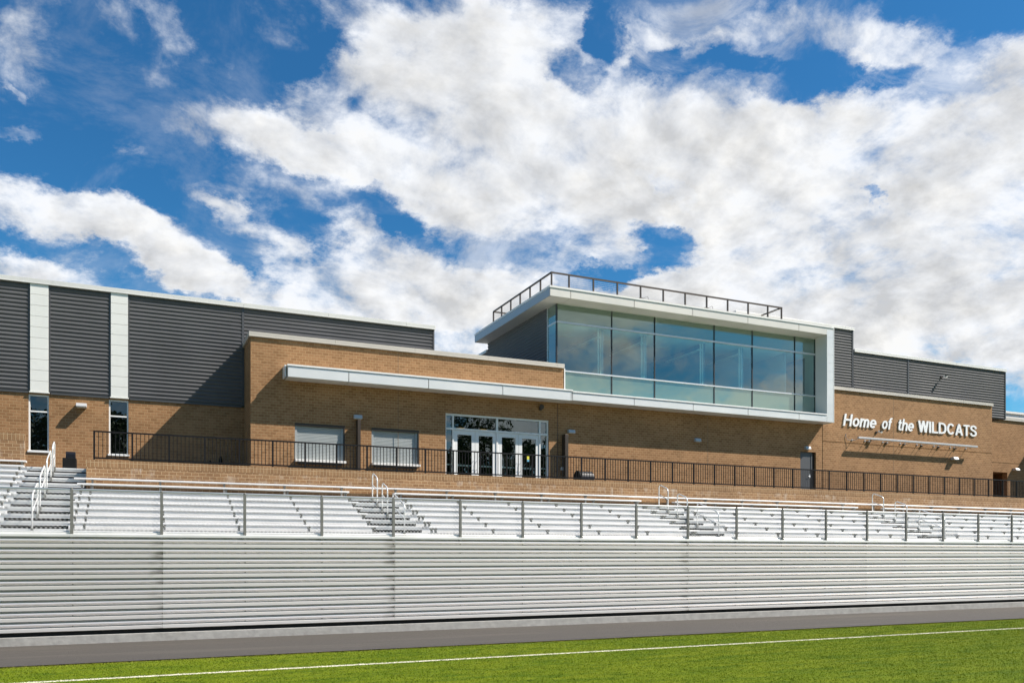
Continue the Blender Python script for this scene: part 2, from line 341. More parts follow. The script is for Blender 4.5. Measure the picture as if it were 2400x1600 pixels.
M['deck']=mat('deck_concrete',(.11,.107,.10),.9,noise=(2,.1))
M['asphalt']=mat('asphalt',(.062,.0545,.046),.85,noise=(14,.2),bump=((60,60,60),.8,.015),streak=((.10,1.3,1),.8,(.098,.085,.070)))
M['soil']=mat('dark_soil',(.05,.045,.038),.95)
M['black']=mat('black_plastic',(.008,.008,.008),.6,0,.15)
M['drum']=mat('black_barrel',(.010,.010,.014),.4,0,.3)
M['intw']=mat('interior_wall',(.36,.46,.54),.8)
M['intb']=mat('blue_interior_wall',(.09,.17,.26),.8)
M['intd']=mat('interior_dark',(.10,.15,.20),.8)
M['carpet']=mat('pale_carpet',(.42,.43,.43),.95)
M['ceil']=mat('ceiling_tile',(.78,.82,.80),.8)
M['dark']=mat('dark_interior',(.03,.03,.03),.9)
M['roof']=mat('roof_membrane',(.45,.45,.44),.8)
def emis(name,col,s):
    m=bpy.data.materials.new(name); m.use_nodes=True; p=m.node_tree.nodes['Principled BSDF']
    p.inputs['Base Color'].default_value=(*col,1); p.inputs['Emission Color'].default_value=(*col,1); p.inputs['Emission Strength'].default_value=s; return m
M['lamp']=emis('warm_lamp',(1,.52,.10),.55)
def flat(name,col): return mat(name,col,.6)
# ------------------------------------------------------------------ plan (metres)
L_,F_,B_,R_,RW=34.2,32.2,31.47,35.2,28.3        # wing wall, main wall, fascia, set-back wall, retaining wall
ZD=4.92                                          # terrace level
YP=21.41                                         # bleacher front
Y1,TR=23.7,.61
NY=.0
def zt(i): return 2.675+.208*(i-1)
def yt(i): return Y1+TR*(i-1)
GX=[.54+1.881*k for k in range(-5,24)]           # bay lines of the bleachers
XL,XR=-8.,44.2
# ------------------------------------------------------------------ ground
def sheet(name,x0,x1,y0,y1,z,m,label,cat,th=None):
    mb=MB(); mb.quad((x0,y0,z),(x1,y0,z),(x1,y1,z),(x0,y1,z)); return tag(obj(name,mb,m),label,cat,kind='structure')
def lawn_mat(name,blades):
    m=bpy.data.materials.new(name); m.use_nodes=True; nt=m.node_tree; N=nt.nodes; L=nt.links
    p=N['Principled BSDF']; p.inputs['Roughness'].default_value=.7; p.inputs['Specular IOR Level'].default_value=.06
    g=N.new('ShaderNodeNewGeometry'); pos=g.outputs['Position']; sp=N.new('ShaderNodeSeparateXYZ'); L.new(pos,sp.inputs[0])
    def nz(sc,detail=4,rough=.6):
        o=N.new('ShaderNodeTexNoise'); o.inputs['Scale'].default_value=1; o.inputs['Detail'].default_value=detail; o.inputs['Roughness'].default_value=rough
        mp=N.new('ShaderNodeMapping'); mp.inputs[3].default_value=sc; L.new(pos,mp.inputs[0]); L.new(mp.outputs[0],o.inputs['Vector']); return o.outputs['Fac']
    def rng(x,a,b,lo,hi):
        o=N.new('ShaderNodeMapRange'); L.new(x,o.inputs[0])
        for i,v in enumerate((a,b,lo,hi)): o.inputs[i+1].default_value=v
        return o.outputs[0]
    def mx(f,a,b):
        o=N.new('ShaderNodeMix'); o.data_type='RGBA'
        for i,x in ((0,f),(6,a),(7,b)):
            if isinstance(x,tuple): o.inputs[i].default_value=(*x,1)
            else: L.new(x,o.inputs[i])
        return o.outputs[2]
    c=mx(rng(nz((.30,.9,1)),.35,.65,0,1),(.122,.176,.008),(.166,.208,.012))
    c=mx(rng(nz((.9,3.2,1),4),.46,.66,0,.85),c,(.068,.122,.006))
    c=mx(rng(nz((5,9,3),4),.56,.8,0,.6),c,(.22,.22,.02))
    if not blades:
        o=N.new('ShaderNodeVectorMath'); o.operation='SCALE'; L.new(c,o.inputs[0]); o.inputs['Scale'].default_value=.85; c=o.outputs[0]
    if blades:
        r=g.outputs['Random Per Island']; c=mx(rng(r,.72,1,0,.65),c,(.21,.24,.02)); c=mx(rng(r,.28,0,0,.45),c,(.075,.135,.004))
    # painted touch line, with a ragged edge
    yy=N.new('ShaderNodeMath'); yy.operation='ADD'; L.new(sp.outputs[1],yy.inputs[0]); L.new(rng(nz((7,7,7),3),0,1,-.045,.045),yy.inputs[1])
    sb=N.new('ShaderNodeMath'); sb.operation='SUBTRACT'; L.new(yy.outputs[0],sb.inputs[0]); sb.inputs[1].default_value=15.43
    ab=N.new('ShaderNodeMath'); ab.operation='ABSOLUTE'; L.new(sb.outputs[0],ab.inputs[0])
    f=rng(ab.outputs[0],.045,.085,.88,0); c=mx(f,c,(.72,.68,.56))
    # drier verge beside the track
    c=mx(rng(yy.outputs[0],17.45,17.64,0,.55),c,(.22,.17,.07))
    L.new(c,p.inputs['Base Color'])
    if not blades:
        b=N.new('ShaderNodeBump'); b.inputs['Strength'].default_value=.8; b.inputs['Distance'].default_value=.03; L.new(nz((30,30,30),4),b.inputs['Height']); L.new(b.outputs[0],p.inputs['Normal'])
    return m
sheet('ground',-900,900,-900,900,-.02,lawn_mat('lawn_ground',False),'flat mown grass of the sports field','grass field')
sheet('running_track',-120,160,17.6,21.6,0,M['asphalt'],'grey asphalt running track between the grass and the bleachers','track')
mb=MB().box(-60,100,21.37,21.8,-.05,.195)
tag(obj('kerb',mb,M['concrete'],bevel=.012),'low concrete kerb under the aluminium front panels','kerb',kind='structure')
sheet('soil',XL-2,XR+6,21.8,28.6,.06,M['soil'],'dark bare soil under the bleachers','soil')
mb=MB().box(-60,-1.4,29.95,34.4,4.4,4.745).box(-1.396,110,29.95,31.9,4.5,ZD).box(-1.4,110,RW+.02,29.95,4.5,ZD-.012); mb.box(-1.39,110,31.9,36.5,4.5,ZD-.006)
tag(obj('pavement',mb,M['deck']),'concrete terrace pavement behind the black railing','pavement',kind='structure')
# grass blades on the visible strip
def grass():
    n=330000
    xs=RNG.uniform(-8,42,n*2); ys=RNG.uniform(8.5,17.58,n*2)
    keep=(xs>-.19*ys-.8)&(xs<1.62*ys+1.5); xs=xs[keep][:n]; ys=ys[keep][:n]; n=len(xs)
    edge=RNG.uniform(0,1,n); ys=np.where(edge<.06,17.58+RNG.normal(0,.05,n)+.04*np.sin(xs*1.7)+.03*np.sin(xs*4.1+1),ys)
    h=RNG.uniform(.006,.022,n); w=RNG.uniform(.004,.0085,n); a=RNG.uniform(0,2*np.pi,n); ln=RNG.normal(0,.018,(n,2))
    v=np.empty((n,3,3)); dx=np.cos(a)*w; dy=np.sin(a)*w
    v[:,0]=np.c_[xs-dx,ys-dy,np.full(n,-.022)]; v[:,1]=np.c_[xs+dx,ys+dy,np.full(n,-.022)]; v[:,2]=np.c_[xs+ln[:,0],ys+ln[:,1],h-.02]
    me=bpy.data.meshes.new('grass'); me.vertices.add(n*3); me.vertices.foreach_set('co',v.reshape(-1)); me.loops.add(n*3); me.loops.foreach_set('vertex_index',np.arange(n*3,dtype=np.int32))
    me.polygons.add(n); me.polygons.foreach_set('loop_start',np.arange(0,n*3,3,dtype=np.int32)); me.polygons.foreach_set('loop_total',np.full(n,3,dtype=np.int32)); me.update(calc_edges=True); me.validate()
    me.materials.append(lawn_mat('grass_blades',True)); o=bpy.data.objects.new('grass',me); COL.objects.link(o)
    tag(o,'short mown bright green grass with a white painted line','grass',kind='stuff')
grass()
# ------------------------------------------------------------------ the school building
school=thing('school_building','brown brick school building with charcoal siding and a glazed press box','school',(20,34,ZD))
W1=(-3.54,-2.90,5.70,7.74); W2=(-.96,-.30,5.70,7.74)
SH=[(5.44,7.30,5.58,7.0),(8.40,10.30,5.58,7.0)]; EN=(11.48,16.2,ZD,7.80); GD=(30.28,31.30,ZD,7.17); OD=(48.65,50.0,ZD,7.16)
def rv(mb,x0,x1,y): pass
obj('brick_wall',MB().wall(-16,3.83,4.3,7.78,L_,.3,[W1,W2]),M['brick'],school)
blk=MB().wall(3.83,16.62,4.6,7.735,F_,.35,SH+[(EN[0],EN[1],ZD,7.735)])
blk=MB().wall(3.83,16.62,4.6,10.09,F_,.35,SH+[EN]); blk.box(3.83,4.1,F_+.35,L_,4.6,10.09); blk.box(16.62,16.93,F_,F_+.35,9.0,10.09)
obj('brick_wall',blk,M['brick'],school)
obj('brick_wall',MB().wall(16.625,31.74,4.6,8.62,F_+.015,.35,[GD]),M['brick'],school)
rw_=MB().wall(31.74,44.43,4.6,7.745,F_,.35); rw_.wall(31.74,44.43,7.775,10.43,F_,.35); rw_.box(31.75,44.42,F_+.02,F_+.34,7.70,7.80); rw_.box(44.08,44.43,F_+.35,R_,4.6,10.43)
obj('brick_wall',rw_,M['brick'],school)
rr=MB().wall(44.43,62,4.6,7.735,R_,.35,[OD]); rr.wall(44.43,62,7.765,10.42,R_,.35); rr.box(44.44,61.9,R_+.02,R_+.34,7.69,7.80); rr.box(53.5,60,33.6,R_,4.6,10.5)
obj('brick_wall',rr,M['brick'],school)
# control joints: thin vertical sealant lines
for X,Y,a,b in ((9.48,F_,4.95,10.05),(16.625,F_,4.95,8.55),(36.7,F_,4.95,10.4),(24.6,F_+.015,4.95,8.55)): obj('control_joint',MB().box(X-(.02 if X==16.625 else .008),X+.008,Y-.004,Y+.01,a,b),M['bronze' if X==16.625 else 'joint'],school)
# rear volumes and roofs (closed masses behind the visible fronts)
for q in ((-16,11.6,L_+.32,58,4.3,11.6),(11.7,16.6,42,45,4.6,9.95),(32,44.0,F_+2.5,50,4.6,10.3),(44.5,62,R_+2.4,50,4.6,10.3)): obj('roof_mass',MB().box(*q),M['roof'],school)
obj('roof',MB().box(4.1,16.6,F_+.35,42,9.8,9.9),M['roof'],school); obj('roof',MB().box(31.8,44.4,F_+.35,36,10.15,10.25),M['roof'],school)
# charcoal horizontal siding
def siding(x0,x1,z0,z1,y,p=.146,dep=.035,back=.06):
    mb=MB(); prof=[]; z=z0
    while z<z1-1e-6:
        for fz,dy in ((0,0),(.10,-.10),(.30,-.75),(.50,-1.),(.70,-1.),(.86,-.55),(.96,0)):
            zz=z+fz*p
            if zz<=z1: prof.append((y+dy*dep,zz))
        z+=p
    prof+= [(y,z1),(y+back,z1),(y+back,z0)]
    return mb.prism(prof,x0,x1)
for a,b in ((-16,-3.54),(-2.85,-.95),(-.26,3.74),(3.82,11.60)):
    obj('metal_siding',siding(a,b,7.84,11.68,L_),M['siding'],school)
for a,b in ((-3.54,-3.485),(-2.905,-2.85),(-.95,-.895),(-.315,-.26),(3.74,3.82),(11.60,11.67)): obj('siding_trim',MB().box(a,b,L_-.045,L_+.05,7.84,11.675),M['trim'],school)
for a,b in ((-16,-3.545),(-2.845,-.955),(-.255,3.735)): obj('siding_trim',MB().box(a,b,L_-.05,L_+.05,7.77,7.84),M['trim'],school)
obj('siding_trim',MB().box(11.60,11.66,L_+.05,45,9.95,11.675),M['trim'],school)
for a,b in ((-3.485,-2.905),(-.895,-.315)):
    mb=MB(); z=7.83
    while z<11.6:
        z2=min(z+.385,11.675); mb.box(a+.004,b-.004,L_-.075,L_+.05,z+.004,z2-.004); z=z2
    mb.box(a-.03,b+.03,L_-.10,L_+.05,7.79,7.828)
    obj('white_panel',mb,M['white'],school,bevel=.004)
def coping(x0,x1,y0,y1,z0,z1,m,seg=3.0,lip=.012):
    mb=MB(); x=x0
    while x<x1-.02:
        e=min(x+seg,x1); mb.box(x+.003,e-.003,y0,y1,z0,z1); x=e
    mb.box(x0+.01,x1-.01,y0-lip,y0+.02,z0-.012,z0+.014); return obj('roof_coping',mb,m,school,bevel=.004)
coping(-16,11.70,L_-.11,L_+.5,11.685,11.85,M['copingw'],3.3)
obj('roof_coping',MB().box(11.2,11.72,L_+.502,45,11.685,11.85),M['copingw'],school)
coping(3.76,16.93,F_-.07,F_+.42,10.11,10.28,M['coping'],3.2)
obj('roof_coping',MB().box(3.76,4.17,F_+.422,L_-.05,10.11,10.28),M['coping'],school)
coping(31.78,44.46,F_-.07,F_+.42,10.45,10.60,M['coping'],3.4)
coping(44.48,62,R_-.07,R_+.42,10.44,10.61,M['coping'],3.4)
# windows of the left wing
def window(x0,x1,z0,z1,y):
    mb=MB(); t=.05; zm=7.14
    mb.box(x0,x0+t,y+.03,y+.14,z0,z1); mb.box(x1-t,x1,y+.03,y+.14,z0,z1); mb.box(x0+t,x1-t,y+.03,y+.14,z1-t,z1); mb.box(x0+t,x1-t,y+.03,y+.14,zm-.025,zm+.025); mb.box(x0+t,x1-t,y+.03,y+.14,z0,z0+t)
    mb.box(x0-.03,x1+.03,y-.04,y+.03,z0-.03,z0+.035)
    f=obj('window',mb,M['winframe'],school,bevel=.003)
    for a,b in ((z0+t,zm-.025),(zm+.025,z1-t)): obj('pane',MB().quad((x0+t,y+.09,a),(x1-t,y+.09,a),(x1-t,y+.09,b),(x0+t,y+.09,b)),M['darkglass'],f)
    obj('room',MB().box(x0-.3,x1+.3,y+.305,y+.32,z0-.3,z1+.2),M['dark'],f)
window(*W1,L_); window(*W2,L_)
# roller shutters
for x0,x1,z0,z1 in SH:
    mb=MB(); z=z0+.04
    prof=[]
    while z<z1-.06: prof+=[(F_+.10,z),(F_+.088,z+.012),(F_+.088,z+.040),(F_+.10,z+.052)]; z+=.056
    prof+=[(F_+.10,z),(F_+.16,z),(F_+.16,z0+.04)]
    mb.prism(prof,x0+.09,x1-.09); s=obj('roller_shutter',mb,M['shutter'],school)
    
    for a,b in ((x0,x0+.09),(x1-.09,x1)): obj('guide',MB().box(a,b,F_+.05,F_+.15,z0+.04,z1-.09),M['shutter'],s)
    hd=MB().box(x0,x1,F_-.02,F_+.18,z1-.09,z1); hd.box(x1,x1+.04,F_-.02,F_+.1,z0+.04,z1)
    for k in range(3):
        hd.box(x0+.2+.65*k,x0+.23+.65*k,F_-.03,F_-.02,z1-.03,z1-.005)
    obj('head_box',hd,M['bronze'],s)
    obj('counter_sill',MB().box(x0-.01,x1+.05,F_-.22,F_+.2,z0-.05,z0+.038),M['sill'],s,bevel=.006)
    obj('counter_bracket',MB().box(x0+.1,x1-.1,F_-.14,F_-.002,z0-.13,z0-.055),M['bronze'],s)
# entrance
ye=F_+.06
mb=MB(); x0,x1,z0,z1=EN
for a,b in ((x0,x0+.05),(11.80,11.86),(13.76,13.84),(15.76,15.83),(x1-.07,x1)): mb.box(a,b,ye,ye+.14,z0,z1-.08)
mb.box(x0,x1,ye-.01,ye+.14,z1-.08,z1)
for a,b in ((x0+.05,11.80),(11.86,13.76),(13.84,15.76),(15.83,x1-.07)): mb.box(a,b,ye+.002,ye+.138,7.14,7.22)
for a,b in ((x0+.05,11.80),(15.83,x1-.07)): mb.box(a,b,ye+.002,ye+.138,z0,z0+.1)
ent=obj('entrance_frame',mb,M['winframe'],school,bevel=.003)
def pane(name,a,b,c,d,y,m,par): return obj(name,MB().quad((a,y,c),(b,y,c),(b,y,d),(a,y,d)),m,par)
for a,b in ((x0+.05,11.80),(11.86,13.76),(13.84,15.76),(15.83,x1-.07)): pane('transom_pane',a,b,7.22,z1-.08,ye+.07,M['doorglass'],ent)
for a,b in ((x0+.05,11.80),(15.83,x1-.07)):
    pane('sidelight_pane',a,b,z0+.1,7.14,ye+.07,M['doorglass'],ent); obj('push_bar',MB().box(a,b,ye+.075,ye+.1,5.69,5.75),M['winframe'],ent)
for k,(a,b) in enumerate(((11.865,12.805),(12.815,13.755),(13.845,14.795),(14.805,15.755))):
    g0,g1=((a+.16,b-.15),(a+.16,b-.15),(a+.18,b-.14),(a+.16,b-.14))[k]
    mb=MB().box(a,g0,ye+.03,ye+.09,z0,7.135).box(g1,b,ye+.03,ye+.09,z0,7.135).box(g0,g1,ye+.03,ye+.09,6.96,7.135).box(g0,g1,ye+.03,ye+.09,z0,z0+.24)
    d=obj('glazed_door',mb,M['winframe'],school,bevel=.003)
    pane('door_pane',g0,g1,z0+.24,6.96,ye+.06,M['doorglass'],d)
    obj('push_bar',MB().box(g0-.02,g1+.02,ye+.08,ye+.13,5.67,5.735),M['alframe'],d)
    hx=b-.07 if k%2==0 else a+.07
    obj('pull_handle',MB().tube([(hx,ye+.03,5.55),(hx,ye-.035,5.58),(hx,ye-.035,5.88),(hx,ye+.03,5.91)],.011,6),M['alframe'],d)
    if k==3:
        obj('door_notice',MB().box(15.20,15.31,ye+.052,ye+.056,6.08,6.22),flat('yellow_notice',(.75,.68,.05)),d); obj('door_notice',MB().box(15.18,15.32,ye+.052,ye+.056,5.99,6.075),flat('blue_notice',(.12,.38,.55)),d)
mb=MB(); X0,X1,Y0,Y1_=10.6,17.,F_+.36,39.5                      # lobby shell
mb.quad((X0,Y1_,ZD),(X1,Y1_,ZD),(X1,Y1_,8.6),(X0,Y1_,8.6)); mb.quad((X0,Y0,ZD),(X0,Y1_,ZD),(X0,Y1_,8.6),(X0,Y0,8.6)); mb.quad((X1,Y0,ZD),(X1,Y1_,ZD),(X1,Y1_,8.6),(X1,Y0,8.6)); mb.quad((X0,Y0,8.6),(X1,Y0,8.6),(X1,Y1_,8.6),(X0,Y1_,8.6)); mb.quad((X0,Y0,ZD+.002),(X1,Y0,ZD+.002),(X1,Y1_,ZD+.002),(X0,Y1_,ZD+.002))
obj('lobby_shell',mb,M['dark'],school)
for x in (13.0,14.05):
    mb=MB(); mb.tube([(x,34.6,7.53),(x,34.6,7.545),(x,34.6,7.575),(x,34.6,7.59)],[.17,.25,.25,.17],20)
    lp=obj('pendant_lamp',mb,M['lamp'],school); obj('rod',MB().tube([(x,34.6,7.592),(x,34.6,8.58)],.008,6),M['dark'],lp)
# grey door, recess behind right door opening
mb=MB().box(30.36,31.06,F_+.12,F_+.17,ZD,7.1); gd=obj('steel_door',mb,M['greydoor'],school)
mb=MB().box(30.285,30.36,F_+.10,F_+.2,ZD,7.165).box(31.06,31.13,F_+.10,F_+.2,ZD,7.165).box(30.36,31.06,F_+.10,F_+.2,7.1,7.165); obj('door_frame',mb,M['greydoor'],gd)
obj('door_lever',MB().tube([(30.98,F_+.12,5.95),(30.98,F_+.06,5.95),(30.86,F_+.06,5.95)],.012,6).box(30.95,31.01,F_+.11,F_+.122,5.88,6.06),M['alframe'],gd)
obj('door_surround',MB().box(31.13,31.30,F_+.13,F_+.3,ZD,7.165).box(30.2,31.4,F_+.375,F_+.39,ZD,7.3),M['bronze'],gd)
mb=MB(); a,b,c,d=OD
mb.quad((a,R_+2.3,c),(b+1,R_+2.3,c),(b+1,R_+2.3,d),(a,R_+2.3,d)); mb.quad((a,R_+.35,c),(a,R_+2.3,c),(a,R_+2.3,d),(a,R_+.35,d)); mb.quad((b+1,R_+.35,c),(b+1,R_+2.3,c),(b+1,R_+2.3,d),(b+1,R_+.35,d)); mb.quad((a,R_+.35,d),(b+1,R_+.35,d),(b+1,R_+2.3,d),(a,R_+2.3,d))
obj('doorway_recess',mb,M['brick'],school)
# bronze downspout covers
obj('downspout',MB().box(7.78,7.90,F_-.28,F_-.001,ZD,7.24).box(7.74,7.94,F_-.29,F_-.002,ZD,ZD+.08),M['bronze'],school,bevel=.008)
obj('downspout',MB().box(16.83,16.99,F_-.30,F_+.012,ZD,7.2).box(16.80,17.02,F_-.31,F_+.01,ZD,ZD+.08),M['bronze'],school,bevel=.008)
ob_=obj('outlet_box',MB().box(16.72,16.82,F_-.17,F_-.1,5.66,5.80).box(16.74,16.80,F_-.1,F_-.001,5.68,5.78),M['light'],school,bevel=.006)
# canopy: panelled fascia in lengths, white drip edge, soffit
def band(x0,x1,seams,y0,y1,z0,z1,lip=True):
    xs=[x0]+[s for s in seams if x0<s<x1]+[x1]; mb=MB()
    for a,b in zip(xs,xs[1:]):
        mb.box(a+.014,b-.014,y0,y0+.03,z0+.006,z1-.075)
        mb.box(a+.012,b-.012,y0+.032,y1,z0-.002,z0+.024)
    mb.box(x0+.01,x1-.01,y0+.07,y1,z0+.045,z1-.06)
    return mb
SE=[7.33,10.51,13.71,16.89,20.05,23.22,26.37,29.50]
cz0,cz1=8.58,9.04
can=obj('canopy',band(5.06,16.96,SE,B_,F_-.003,cz0,cz1),M['silver'],school)
obj('drip_edge',MB().box(5.04,16.96,B_-.03,F_-.004,cz1-.058,cz1),M['winframe'],can,bevel=.004)
obj('wall_end_trim',MB().box(16.932,16.98,F_-.02,F_+.34,9.05,10.10),M['winframe'],school)
obj('end_flashing',MB().box(4.99,5.035,B_+.25,F_-.004,8.62,cz1+.02),M['winframe'],can)
# press box
pb=obj('press_box_frame',MB().box(31.31,31.72,B_+.01,F_+.8,cz0+.05,13.20),M['silver'],school)
fb=band(16.965,31.30,SE,B_,F_+.12,8.60,8.99); obj('fascia',fb,M['silver'],pb)
obj('drip_edge',MB().box(16.97,31.285,B_-.03,F_+.12,8.935,8.992),M['winframe'],pb,bevel=.004)
jb=MB(); z=8.60
while z<13.1:
    z2=min(z+.42,13.19); jb.box(31.30,31.72,B_-.002,B_+.02,z+.003,z2-.003); z=z2
obj('jamb_panel',jb,M['silver'],pb)
obj('jamb_edge',MB().box(31.722,31.76,B_-.01,F_+.7,8.595,13.29),M['winframe'],pb)
rf=band(15.88,31.72,[16.87,20.05,23.19,26.36,29.49],B_,40.05,12.93,13.36)
obj('roof_fascia',rf,M['soffit'],pb)
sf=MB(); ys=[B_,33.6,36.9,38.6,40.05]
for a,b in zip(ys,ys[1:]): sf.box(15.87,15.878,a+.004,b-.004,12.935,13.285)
obj('roof_fascia',sf,M['shadefascia'],pb)
obj('roof_edge',MB().box(15.85,31.74,B_-.03,40.08,13.288,13.345),M['winframe'],pb)
obj('roof_edge',MB().box(15.90,31.70,B_+.06,40.0,13.346,13.40),M['coping'],pb)
G_=F_+.1; MX=[16.63,19.39,21.67,25.03,27.31,29.98,31.31]; zs=[(9.0,9.99),(10.03,12.08),(12.16,12.91)]
wf=MB()
wf.box(16.63,31.31,G_-.055,G_+.05,12.085,12.155); wf.box(16.63,31.31,G_-.06,G_+.05,9.985,10.04); wf.box(16.98,31.31,G_-.05,G_+.05,8.995,9.03); wf.box(16.63,31.31,G_-.03,G_+.05,12.90,12.93)
wf.box(16.60,16.63,G_+.0,33.17,12.085,12.155); wf.box(16.60,16.63,33.15,33.21,9.9,12.93)
obj('transom_bar',wf,M['alframe'],pb)
for x in MX: obj('mullion',MB().box(x-.022,x+.022,G_-.03,G_+.08,9.03,12.90),M['darkline'],pb)
for a,b in zip(MX,MX[1:]):
    for k,(c,d) in enumerate(zs): pane('window_pane',a+.022,b-.022,c,d,G_,M['vision' if k==1 else 'spandrel'],pb)
for k,(c,d) in enumerate(zs[1:]):
    obj('window_pane',MB().quad((16.63,33.15,c),(16.63,G_+.08,c),(16.63,G_+.08,d),(16.63,33.15,d)),M['vision' if k==0 else 'spandrel'],pb)
# side wall of the press box: siding running into depth
def siding_x(y0,y1,z0,z1,x,p=.146,dep=.035):
    mb=MB(); prof=[]; z=z0
    while z<z1-1e-6:
        for fz,dx in ((0,0),(.10,-.10),(.30,-.75),(.50,-1.),(.70,-1.),(.86,-.55),(.96,0)):
            zz=z+fz*p
            if zz<=z1: prof.append((x+dx*dep,zz))
        z+=p
    prof+=[(x,z1),(x+.06,z1),(x+.06,z0)]
    return mb.prism(prof,y0,y1,'Y')
obj('metal_siding',siding_x(33.21,40.0,9.9,12.93,16.60),M['siding'],school)
obj('metal_siding',siding_x(40.0,46,9.9,12.5,16.60),M['siding'],school)
obj('roof_coping',MB().box(16.52,17.0,40.06,46,12.5,12.63),M['copingw'],school)
# rooms behind the glass
PW=MB()
PY=37.2
PW.quad((16.7,PY,9.0),(31.7,PY,9.0),(31.7,PY,12.2),(16.7,PY,12.2)); PW.quad((31.45,33.0,9.0),(31.45,PY,9.0),(31.45,PY,12.9),(31.45,33.0,12.9)); PW.quad((16.72,33.25,9.0),(16.72,PY,9.0),(16.72,PY,12.9),(16.72,33.25,12.9))
obj('back_wall',PW,M['intb'],pb)
obj('floor_slab',MB().box(16.66,31.3,G_+.13,PY,8.7,9.3),M['carpet'],pb)
cl=MB()
xx=16.7
while xx<31.3:
    yy=G_+.12
    while yy<PY: cl.quad((xx+.012,yy+.012,12.12),(min(xx+1.2,31.4)-.012,yy+.012,12.12),(min(xx+1.2,31.4)-.012,yy+.6-.012,12.12),(xx+.012,yy+.6-.012,12.12)); yy+=.6
    xx+=1.2
cl.quad((16.66,G_+.1,12.14),(31.4,G_+.1,12.14),(31.4,PY,12.14),(16.66,PY,12.14))
obj('ceiling',cl,M['ceil'],pb)
for x,col in ((19.15,'intw'),(21.45,'intw'),(24.75,'intd'),(27.05,'intw'),(29.75,'intw')):
    w_=obj('partition',MB().box(x-.05,x+.05,G_+.4,PY,9.3,12.118),M[col],pb)
for x in (18.9,21.2,24.5,26.8):
    obj('partition_frame',MB().box(x-.03,x+.03,G_+.32,G_+.38,9.3,12.1).box(x+.10,x+.14,G_+.32,G_+.38,9.3,12.1).box(x-.03,x+.14,G_+.38,35.5,11.75,11.82),M['winframe'],pb)
for x in (17.9,23.0,26.0,28.6): obj('inner_door',MB().box(x,x+.85,PY-.06,PY-.01,9.3,11.2),M['intd'],pb)
for x in (18.0,20.3,23.2,26.0,28.5): obj('ceiling_light',MB().box(x-.6,x+.6,34.2,34.5,12.09,12.115),M['lens'],pb)
# penthouse siding above the right wall
PY2=33.2
obj('metal_siding',siding(31.78,34.75,10.3,13.92,PY2),M['siding'],school)
for a,b in ((34.87,38.86),(38.96,46.88)): obj('metal_siding',siding(a,b,10.0,12.80,PY2),M['siding'],school)
for q in ((34.75,34.83,PY2-.05,PY2+.06,10.3,13.93),(38.86,38.96,PY2-.05,PY2+.06,10.0,12.8),(46.88,46.96,PY2-.05,PY2+.06,10.0,12.8),(34.79,34.86,PY2+.06,40,12.8,13.93)): obj('siding_trim',MB().box(*q),M['trim'],school)
coping(26.99,34.88,PY2-.09,PY2+.4,13.94,14.07,M['copingw'],3.6)
coping(34.885,46.99,PY2-.09,PY2+.4,12.82,12.96,M['copingw'],3.9)
obj('parapet_face',MB().box(26.99,31.76,PY2-.05,PY2+.35,13.3,13.93),M['coping'],school)
for q in ((31.8,34.74,PY2+.07,42,10.2,13.9),(34.9,46.85,PY2+.07,44,10.2,12.8),(17.3,31.3,37.3,39.9,9.6,12.85)): obj('roof_mass',MB().box(*q),M['roof'],school)
obj('metal_siding',MB().box(46.86,46.95,PY2+.06,44,10.0,12.8),M['siding'],school)
obj('parapet_face',MB().box(47.1,66,37.2,37.6,10.4,11.38).box(47.05,66,37.12,37.65,11.38,11.52),M['sill'],school)
# ------------------------------------------------------------------ wall lights
def wall_light(x,y,z,w,label,h=.15,d=.16,up=False):
    t=thing('wall_light',label,'wall light',(x+w/2,y,z),'wedge lights on the brick walls')
    prof=[(y-.001,z),(y-.001,z+h),(y-d*.72,z+h),(y-d,z+.035),(y-d,z)]
    obj('housing',MB().prism(prof,x,x+w),M['light'],t,bevel=.006)
    obj('lens',MB().box(x+.03,x+w-.03,y-d+.03,y-.06,z-.012,z-.001),M['lens'],t)
    return t
wl=wall_light(-2.02,L_,7.36,.34,'white boxy wall light between the two tall narrow windows',h=.14,d=.34)
wall_light(7.68,F_,7.30,.32,'grey wedge wall light at the top of the bronze downspout between the shutters')
wall_light(17.10,F_+.015,7.30,.32,'grey wedge wall light just right of the glass entrance doors')
wall_light(23.80,F_+.015,7.30,.32,'grey wedge wall light under the middle of the press box, alone on shaded brick')
wall_light(30.52,F_+.015,7.28,.32,'pale wedge wall light directly above the grey steel door')
wall_light(41.05,F_,7.24,.36,'white wedge wall light under the right end of the sign lighting bar',d=.25)
wall_light(50.48,R_,7.30,.36,'white wedge wall light on the far set-back wall, beside the dark doorway',d=.27)
# bell speaker under the canopy end
t=thing('bell_speaker','small round brown speaker under the canopy near the entrance','speaker',(15.78,F_,8.28))
obj('horn',MB().tube([(15.78,F_-.001,8.33),(15.78,F_-.10,8.33),(15.78,F_-.16,8.33)],[.06,.07,.11],16),M['bronze'],t,smooth=False)
obj('bracket',MB().box(15.73,15.83,F_-.05,F_-.001,8.20,8.27),M['bronze'],t)
# cameras
def camera_unit(x,y,z,label):
    t=thing('security_camera',label,'camera',(x,y,z),'small cameras on the walls')
    obj('mount',MB().box(x-.05,x+.05,y-.04,y-.001,z-.05,z+.08).tube([(x,y-.03,z+.02),(x+.02,y-.2,z+.01)],.02,8),M['bronze'],t)
    obj('body',MB().tube([(x+.0,y-.17,z+.05),(x+.03,y-.36,z-.02)],.055,10),M['sill'],t)
    obj('hood',MB().box(x-.045,x+.08,y-.38,y-.16,z+.055,z+.07),M['bronze'],t)
camera_unit(35.42,F_,8.40,'small brown security camera on brick just under the white lettering')
camera_unit(41.50,PY2-.035,12.0,'small brown floodlight camera on the charcoal siding above the lettering')
